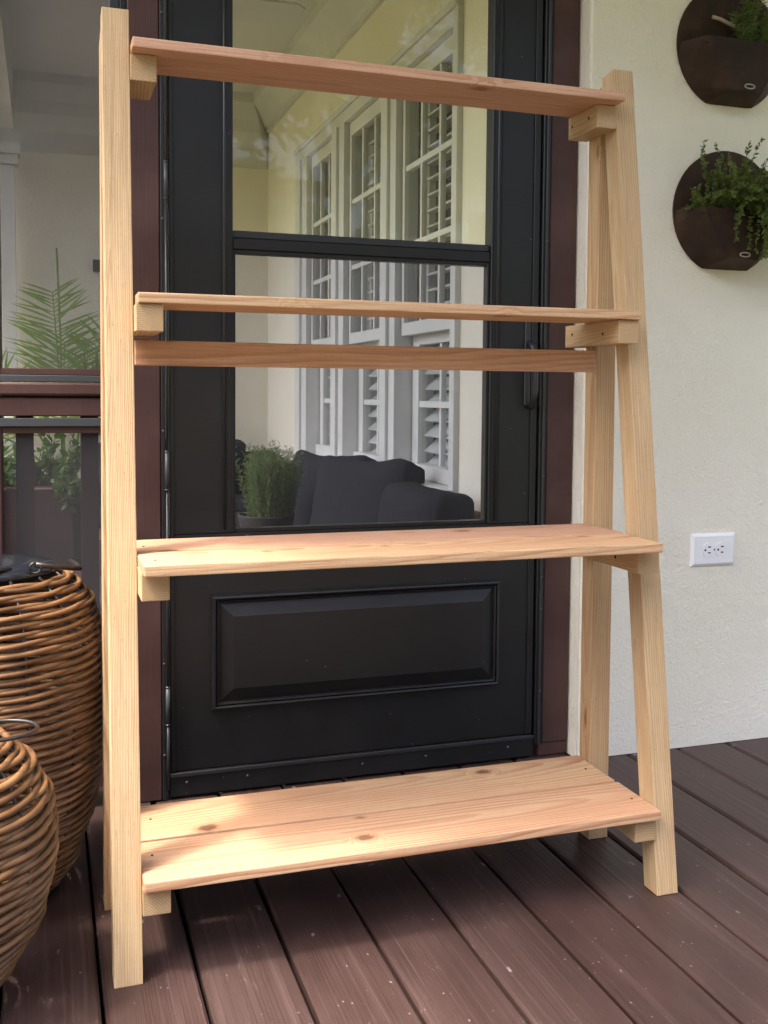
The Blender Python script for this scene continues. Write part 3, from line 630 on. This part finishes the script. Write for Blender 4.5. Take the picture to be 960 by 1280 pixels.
# potted palm by the end wall
PX, PYY = -0.02, 3.55
pp = thing('palm_pot', 'tall black pot of the palm behind the porch pickets', 'pot', (PX, PYY, 0))
lathe('pot_body', 'potblack', [(0.0, 0.002), (0.085, 0.002), (0.11, 0.36), (0.118, 0.362), (0.118, 0.385), (0.105, 0.385), (0.10, 0.35), (0.0, 0.35)], pp)
palm = thing('palm_plant', 'green feathery palm in a black pot seen through the left screen', 'palm', (PX, PYY, 0.35))
def frond(p0, d0, ln, nleaf, llen, bend, wd=0.0105):
    rach = []; d = Vector(d0).normalized(); p = Vector(p0); n = 16
    for i in range(n+1): rach.append(p.copy()); d = (d+Vector((d.x*0.02*bend, d.y*0.02*bend, -0.03*bend))).normalized(); p = p+d*ln/n
    sv, sf = tube_geo([q-palm.location for q in rach], lambda u: 0.0055*(1-.75*u)+.001, 5); o = link('frond', data('frond', sv, sf, True), 'palm', palm)
    v, f = [], []
    for k in range(nleaf):
        u = 0.38+0.62*k/(nleaf-1); i = min(n-1, int(u*n)); q = rach[i]+(rach[i+1]-rach[i])*(u*n-i); ax = (rach[i+1]-rach[i]).normalized()
        side = ax.cross(Vector((0, -1, 0.15))).normalized(); L_ = llen*(0.55+0.75*math.sin(math.pi*min(1, (1-u)*1.25+0.08)))
        for s in (-1, 1):
            dd = (side*s*(0.95)+ax*0.55+rv(.22)).normalized(); a = q; k0 = len(v); nrm = Vector((0, -1, .3))
            w_ = dd.cross(nrm).normalized()
            for jj, (uu, ww) in enumerate(((0, .3), (.3, 1), (.65, .8), (1, .05))):
                c = a+dd*L_*uu+Vector((0, 0, -0.10*L_*uu*uu*(2.0 if bend > 1 else .6)))
                v += [c+w_*wd*.5*ww-palm.location, c-w_*wd*.5*ww-palm.location]
            for jj in range(3): f.append((k0+2*jj, k0+2*jj+1, k0+2*jj+3, k0+2*jj+2))
    link('leaflets', data('leaflets', v, f), 'palm', o)
frond((PX, PYY, .36), (-.05, -.02, 1), 0.88, 32, 0.19, 0.5)
frond((PX-.02, PYY, .36), (.02, .05, 1), 0.66, 26, 0.20, 0.6)
frond((PX+.02, PYY-.02, .36), (.11, -.05, 1), 0.72, 26, 0.18, 1.3)
frond((PX-.02, PYY-.02, .36), (-.30, -.08, 1), 0.66, 18, 0.18, 1.6)
frond((PX-.03, PYY-.03, .36), (-.42, -.12, .8), 0.58, 16, 0.17, 2.2)
frond((PX+.03, PYY+.03, .36), (.24, .08, 1), 0.62, 16, 0.15, 1.4)
tube('spear', 'palm', [(PX-.02, PYY, .36), (PX-.02, PYY, 1.0), (PX-.035, PYY-.01, 1.44)], 0.005, palm, 5)
sn = thing('snake_plant', 'stiff upright snake plant leaves beside the palm behind the stand leg', 'plant', (0.14, 3.62, 0))
lathe('pot_body', 'potblack', [(0.0, 0.002), (0.07, 0.002), (0.085, 0.55), (0.075, 0.55), (0.0, 0.53)], sn)
for k in range(9):
    x = rnd.uniform(-.06, .06); y = rnd.uniform(-.05, .05); h = rnd.uniform(.36, .52); v, f = [], []; ln_ = rnd.uniform(-.1, .06)
    for u, ww in ((0, .6), (.4, 1), (.75, .8), (1, .02)): v += [(x-.012*ww+ln_*u*h, y, .53+h*u), (x+.012*ww+ln_*u*h, y-.006, .53+h*u)]
    link('blade', data('blade', v, [(0, 1, 3, 2), (2, 3, 5, 4), (4, 5, 7, 6)]), 'herb', sn)

# ------------------------------------------------------------------ sofas and cushions behind the door
def cushion(name, mat, w_, h_, d_, parent, loc, rot, seed):
    n = 14; bm = bmesh.new(); bmesh.ops.create_cube(bm, size=2.0); bmesh.ops.subdivide_edges(bm, edges=list(bm.edges), cuts=n, use_grid_fill=True)
    for q in bm.verts:
        c = q.co.copy(); ex = 11.0; ll = (abs(c.x)**ex+abs(c.y)**ex+abs(c.z)**ex)**(1/ex); c /= ll
        edge = max(abs(c.x), abs(c.z)); puff = 1.0-0.32*edge**4
        cn = (abs(c.x)*abs(c.z))**3; p = Vector((c.x*w_/2*(0.94+0.08*c.z*c.z), c.y*d_/2*puff*(1-0.35*cn), c.z*h_/2*(0.92+0.10*c.x*c.x))); nz = noise.fractal(Vector((p.x*7+seed*3, p.y*7, p.z*5)), 1.0, 2.0, 3)
        nz += 0.9*abs(noise.noise(Vector((p.x*10+seed, seed, p.z*16)))); q.co = p*(1+0.045*nz)
    o = link(name, bm_mesh(bm, name, True), mat, parent); o.location = Vector(loc)-(parent.location if parent else Vector()); o.rotation_euler = rot; return o
sofa = thing('sofa', 'charcoal cushioned wooden sofa under the porch windows', 'sofa', (0.7, 1.9, 0))
box('seat_base', 'woodarm', 0.34, 0.94, 1.02, 3.1, 0.10, 0.16, sofa, 0.004); box('back_rail', 'woodarm', 0.925, 0.958, 1.05, 3.1, 0.161, 0.49, sofa, 0.004)
for x in (0.36, 0.89):
    for y in (1.05, 3.03): box('leg', 'woodarm', x, x+.045, y, y+.045, 0.0, 0.099, sofa)
for y in (1.30, 1.96, 2.62): cushion('seat_cushion', 'fabric', 0.64, 0.15, 0.55, sofa, (0.61, y, 0.235), (math.pi/2, 0, math.pi/2), y) if False else box('seat_cushion', 'fabric', 0.345, 0.88, y-.32, y+.32, 0.162, 0.29, sofa, 0.025)
R = math.radians
c3 = cushion('back_cushion', 'fabric', 0.34, 0.32, 0.18, sofa, (0.835, 1.17, 0.392), (R(6), 0, R(96)), 3)
c2 = tag(cushion('throw_cushion', 'fabric', 0.38, 0.43, 0.17, None, (0.80, 1.62, 0.385), (R(16), 0, R(118)), 5), 'charcoal fabric throw cushion in the middle of the porch sofa', 'cushion')
c1 = tag(cushion('throw_cushion', 'fabric', 0.40, 0.45, 0.17, None, (0.80, 2.05, 0.362), (R(18), 0, R(112)), 8), 'charcoal fabric throw cushion leaning beside the lavender on the porch sofa', 'cushion')
arm = thing('corner_sofa', 'charcoal cushioned sofa end standing by the far porch wall', 'sofa', (0.5, 3.45, 0))
box('seat_base', 'woodarm', 0.1, 0.97, 3.16, 3.78, 0.001, 0.16, arm, 0.004); box('seat_cushion', 'fabric', 0.12, 0.96, 3.17, 3.6, 0.161, 0.30, arm, 0.03); box('arm_rest', 'woodarm', 0.915, 0.965, 3.2, 3.75, 0.301, 0.47, arm, 0.005)
cushion('back_cushion', 'fabric', 0.46, 0.28, 0.16, arm, (0.58, 3.60, 0.425), (R(12), 0, 0), 11); cushion('back_cushion', 'fabric', 0.36, 0.24, 0.15, arm, (0.80, 3.66, 0.385), (R(12), 0, R(-4)), 15)

# ------------------------------------------------------------------ ceiling fan
fan = thing('ceiling_fan', 'white ceiling fan with broad blades above the porch sofa', 'ceiling fan', (0.30, 2.10, 2.07))
lathe('motor', 'white', [(0.0, 0.17), (0.02, 0.17), (0.02, 0.06), (0.075, 0.05), (0.08, -0.02), (0.05, -0.05), (0.0, -0.055)], fan)
for k in range(4):
    q = R(2+90*k); v, f = [], []; d = Vector((math.cos(q), math.sin(q), 0)); s = Vector((-d.y, d.x, 0))
    for t in (0, .006):
        for u, ww in ((.08, .035), (.16, .06), (.40, .07), (.43, .05)): v += [d*u+s*ww+Vector((0, 0, t-.08*ww*3)), d*u-s*ww+Vector((0, 0, t+.08*ww*3))]
    for b in (0, 8):
        for i in range(3): f.append((b+2*i, b+2*i+1, b+2*i+3, b+2*i+2))
    f += [(0, 2, 10, 8), (2, 4, 12, 10), (4, 6, 14, 12), (6, 7, 15, 14), (7, 5, 13, 15), (5, 3, 11, 13), (3, 1, 9, 11), (1, 0, 8, 9)]
    link('blade', data('blade', v, f), 'white', fan)

# ------------------------------------------------------------------ wicker lanterns
def interp(prof, z):
    for (r0, z0), (r1, z1) in zip(prof, prof[1:]):
        if z0 <= z <= z1: t = (z-z0)/(z1-z0); t = t*t*(3-2*t)*0.5+t*0.5; return r0+(r1-r0)*t
    return prof[-1][0]
def lantern(cx, cy, prof, label, rows, nst, ph, rr, handle):
    t = thing('wicker_lantern', label, 'lantern', (cx, cy, 0), 'wicker lanterns on the deck')
    ztop = prof[-1][1]
    for k in range(nst):
        q = 2*math.pi*(k+.5)/nst+ph
        pts = [(interp(prof, z)*math.cos(q), interp(prof, z)*math.sin(q), z) for z in [0.012+(ztop-0.012)*i/18 for i in range(19)]]
        tube('stake', 'wire', pts, 0.0024, t, 6, off=(0, 0, 0))
    N = nst*9
    for k in range(rows):
        z0 = 0.012+(ztop-0.014)*(k+.5)/rows
        for s in (0, 1):
            pts = []
            for i in range(N):
                q = 2*math.pi*i/N; w1 = (q-ph)*round(nst*0.36)+s*math.pi+k*0.16+0.25*math.sin(k*1.7)
                z = z0+rr*0.5*math.sin(w1)+noise.noise(Vector((math.cos(q)*2, math.sin(q)*2, k*1.3+s)))*rr*0.22
                r = interp(prof, min(max(z, prof[0][1]), ztop))+rr*0.8*math.cos(w1)+noise.noise(Vector((math.cos(q)*3+9, math.sin(q)*3, k*2.1+s*5)))*rr*0.3
                pts.append((r*math.cos(q), r*math.sin(q), z))
            tube('rattan_strand', 'rattan', pts, rr*rnd.uniform(.88, 1.06), t, 6, True, off=(0, 0, 0))
    rt_ = prof[-1][0]
    lathe('lid', 'lid', [(0.0, ztop+.018), (rt_*.55, ztop+.017), (rt_*.92, ztop+.012), (rt_*.97, ztop+.004), (rt_*.9, ztop-.008), (0.0, ztop-.01)], t)
    lathe('base', 'wire', [(0.0, 0.001), (prof[0][0], 0.001), (prof[0][0], 0.012), (0.0, 0.012)], t)
    return t
b1 = lantern(-0.205, 0.335, [(.100, .010), (.132, .06), (.158, .14), (.172, .24), (.176, .33), (.170, .41), (.156, .465), (.134, .497), (.108, .512)], 'tall brown wicker lantern with black lid behind the stand leg', 40, 14, .35, .0041, True)
for q, s in ((-1.05, 1), (2.2, 1)):
    for_ = (math.cos(q)*.112, math.sin(q)*.112)
rim = .108
# wire bail lying over the lid to the right, with two loops
def loop(t, c, r): tube('handle_loop', 'wire', [(c[0]+r*math.cos(2*math.pi*i/16), c[1]+.002*math.sin(4*math.pi*i/16), c[2]+r*math.sin(2*math.pi*i/16)) for i in range(16)], 0.0022, t, 6, True, off=(0, 0, 0))
loop(b1, (-.002, -.112, .528), .008); loop(b1, (.075, -.03, .53), .008) if False else loop(b1, (.072, -.082, .528), .008)
tube('bail_handle', 'wire', [(.072, -.082, .533), (.10, -.07, .527), (.128, -.045, .519), (.138, -.02, .514), (.136, .01, .514), (.125, .04, .517)], .0042, b1, 8, off=(0, 0, 0))
tube('bail_handle', 'wire', [(-.002, -.112, .533), (.02, -.095, .53), (.036, -.075, .526)], .0038, b1, 8, off=(0, 0, 0))
b2 = lantern(-0.252, 0.02, [(.052, .010), (.085, .05), (.122, .12), (.142, .205), (.135, .265), (.112, .315), (.082, .345), (.06, .352)], 'smaller brown wicker lantern at the left edge of the deck', 24, 12, .1, .0048, False)
tube('bail_handle', 'wire', [(.072+.050*math.cos(2*math.pi*i/30), -.02+.040*math.sin(2*math.pi*i/30), .364) for i in range(30)], .0027, b2, 7, True, off=(0, 0, 0))

# ------------------------------------------------------------------ unseen trees, added to cut sky glare in the door glass and tint the light
def tree_meshes(seed):
    rr = random.Random(seed); tv, tf = [], []; lv, lf = [], []
    tube_geo([(0, 0, 0), (0.05, 0.03, 1.2), (0.0, 0.1, 2.6), (0.1, 0.0, 4.6)], lambda u: 0.17*(1-0.8*u), 8, False, tv, tf)
    cl = []
    for k in range(26):
        q = rr.uniform(0, 6.28); z = rr.uniform(1.3, 5.8); rad = (1.1+1.1*math.sin(math.pi*(z-1.0)/5.4))*rr.uniform(.35, 1.0); p = Vector((rad*math.cos(q), rad*math.sin(q), z)); cl.append(p)
        tube_geo([(0.03, 0.04, z*0.62), (p.x*.5, p.y*.5, z*0.84), tuple(p)], lambda u: 0.045*(1-0.8*u), 5, False, tv, tf)
    for p in cl:
        R_ = rr.uniform(.45, .85)
        for k in range(380):
            d = Vector((rr.gauss(0, 1), rr.gauss(0, 1), rr.gauss(0, .8))).normalized()*R_*rr.random()**.45
            leafquad(lv, lf, p+d, Vector((rr.uniform(-1, 1), rr.uniform(-1, 1), rr.uniform(-1, .4))), Vector((rr.uniform(-1, 1), rr.uniform(-1, 1), rr.uniform(-1, 1))), rr.uniform(.13, .22), rr.uniform(.08, .13))
    a = data('trunk', tv, tf, True); a.materials.append(M['bark']); b = data('crown', lv, lf); b.materials.append(M['treeleaf']); return a, b
tm = [tree_meshes(k) for k in (3, 4)]
for k, (x, y, sc_) in enumerate([(-9.5, -5.0, 1.1), (-6.6, -8.6, 1.0), (-2.8, -10.2, 1.15), (0.6, -9.4, 1.0), (3.6, -10.6, 1.2), (6.8, -9.0, 1.0), (10.0, -6.5, 1.1), (-6.5, 9.5, 1.1)]):
    t = thing('sky_block_tree', 'unseen leafy green tree added to shape the porch light and glass reflections', 'tree', (x, y, -0.42), 'unseen trees added for the light'); t.rotation_euler.z = k*1.3; t.scale = (sc_, sc_, sc_)
    link('trunk', tm[k % 2][0], None, t); link('crown', tm[k % 2][1], None, t, 'stuff')
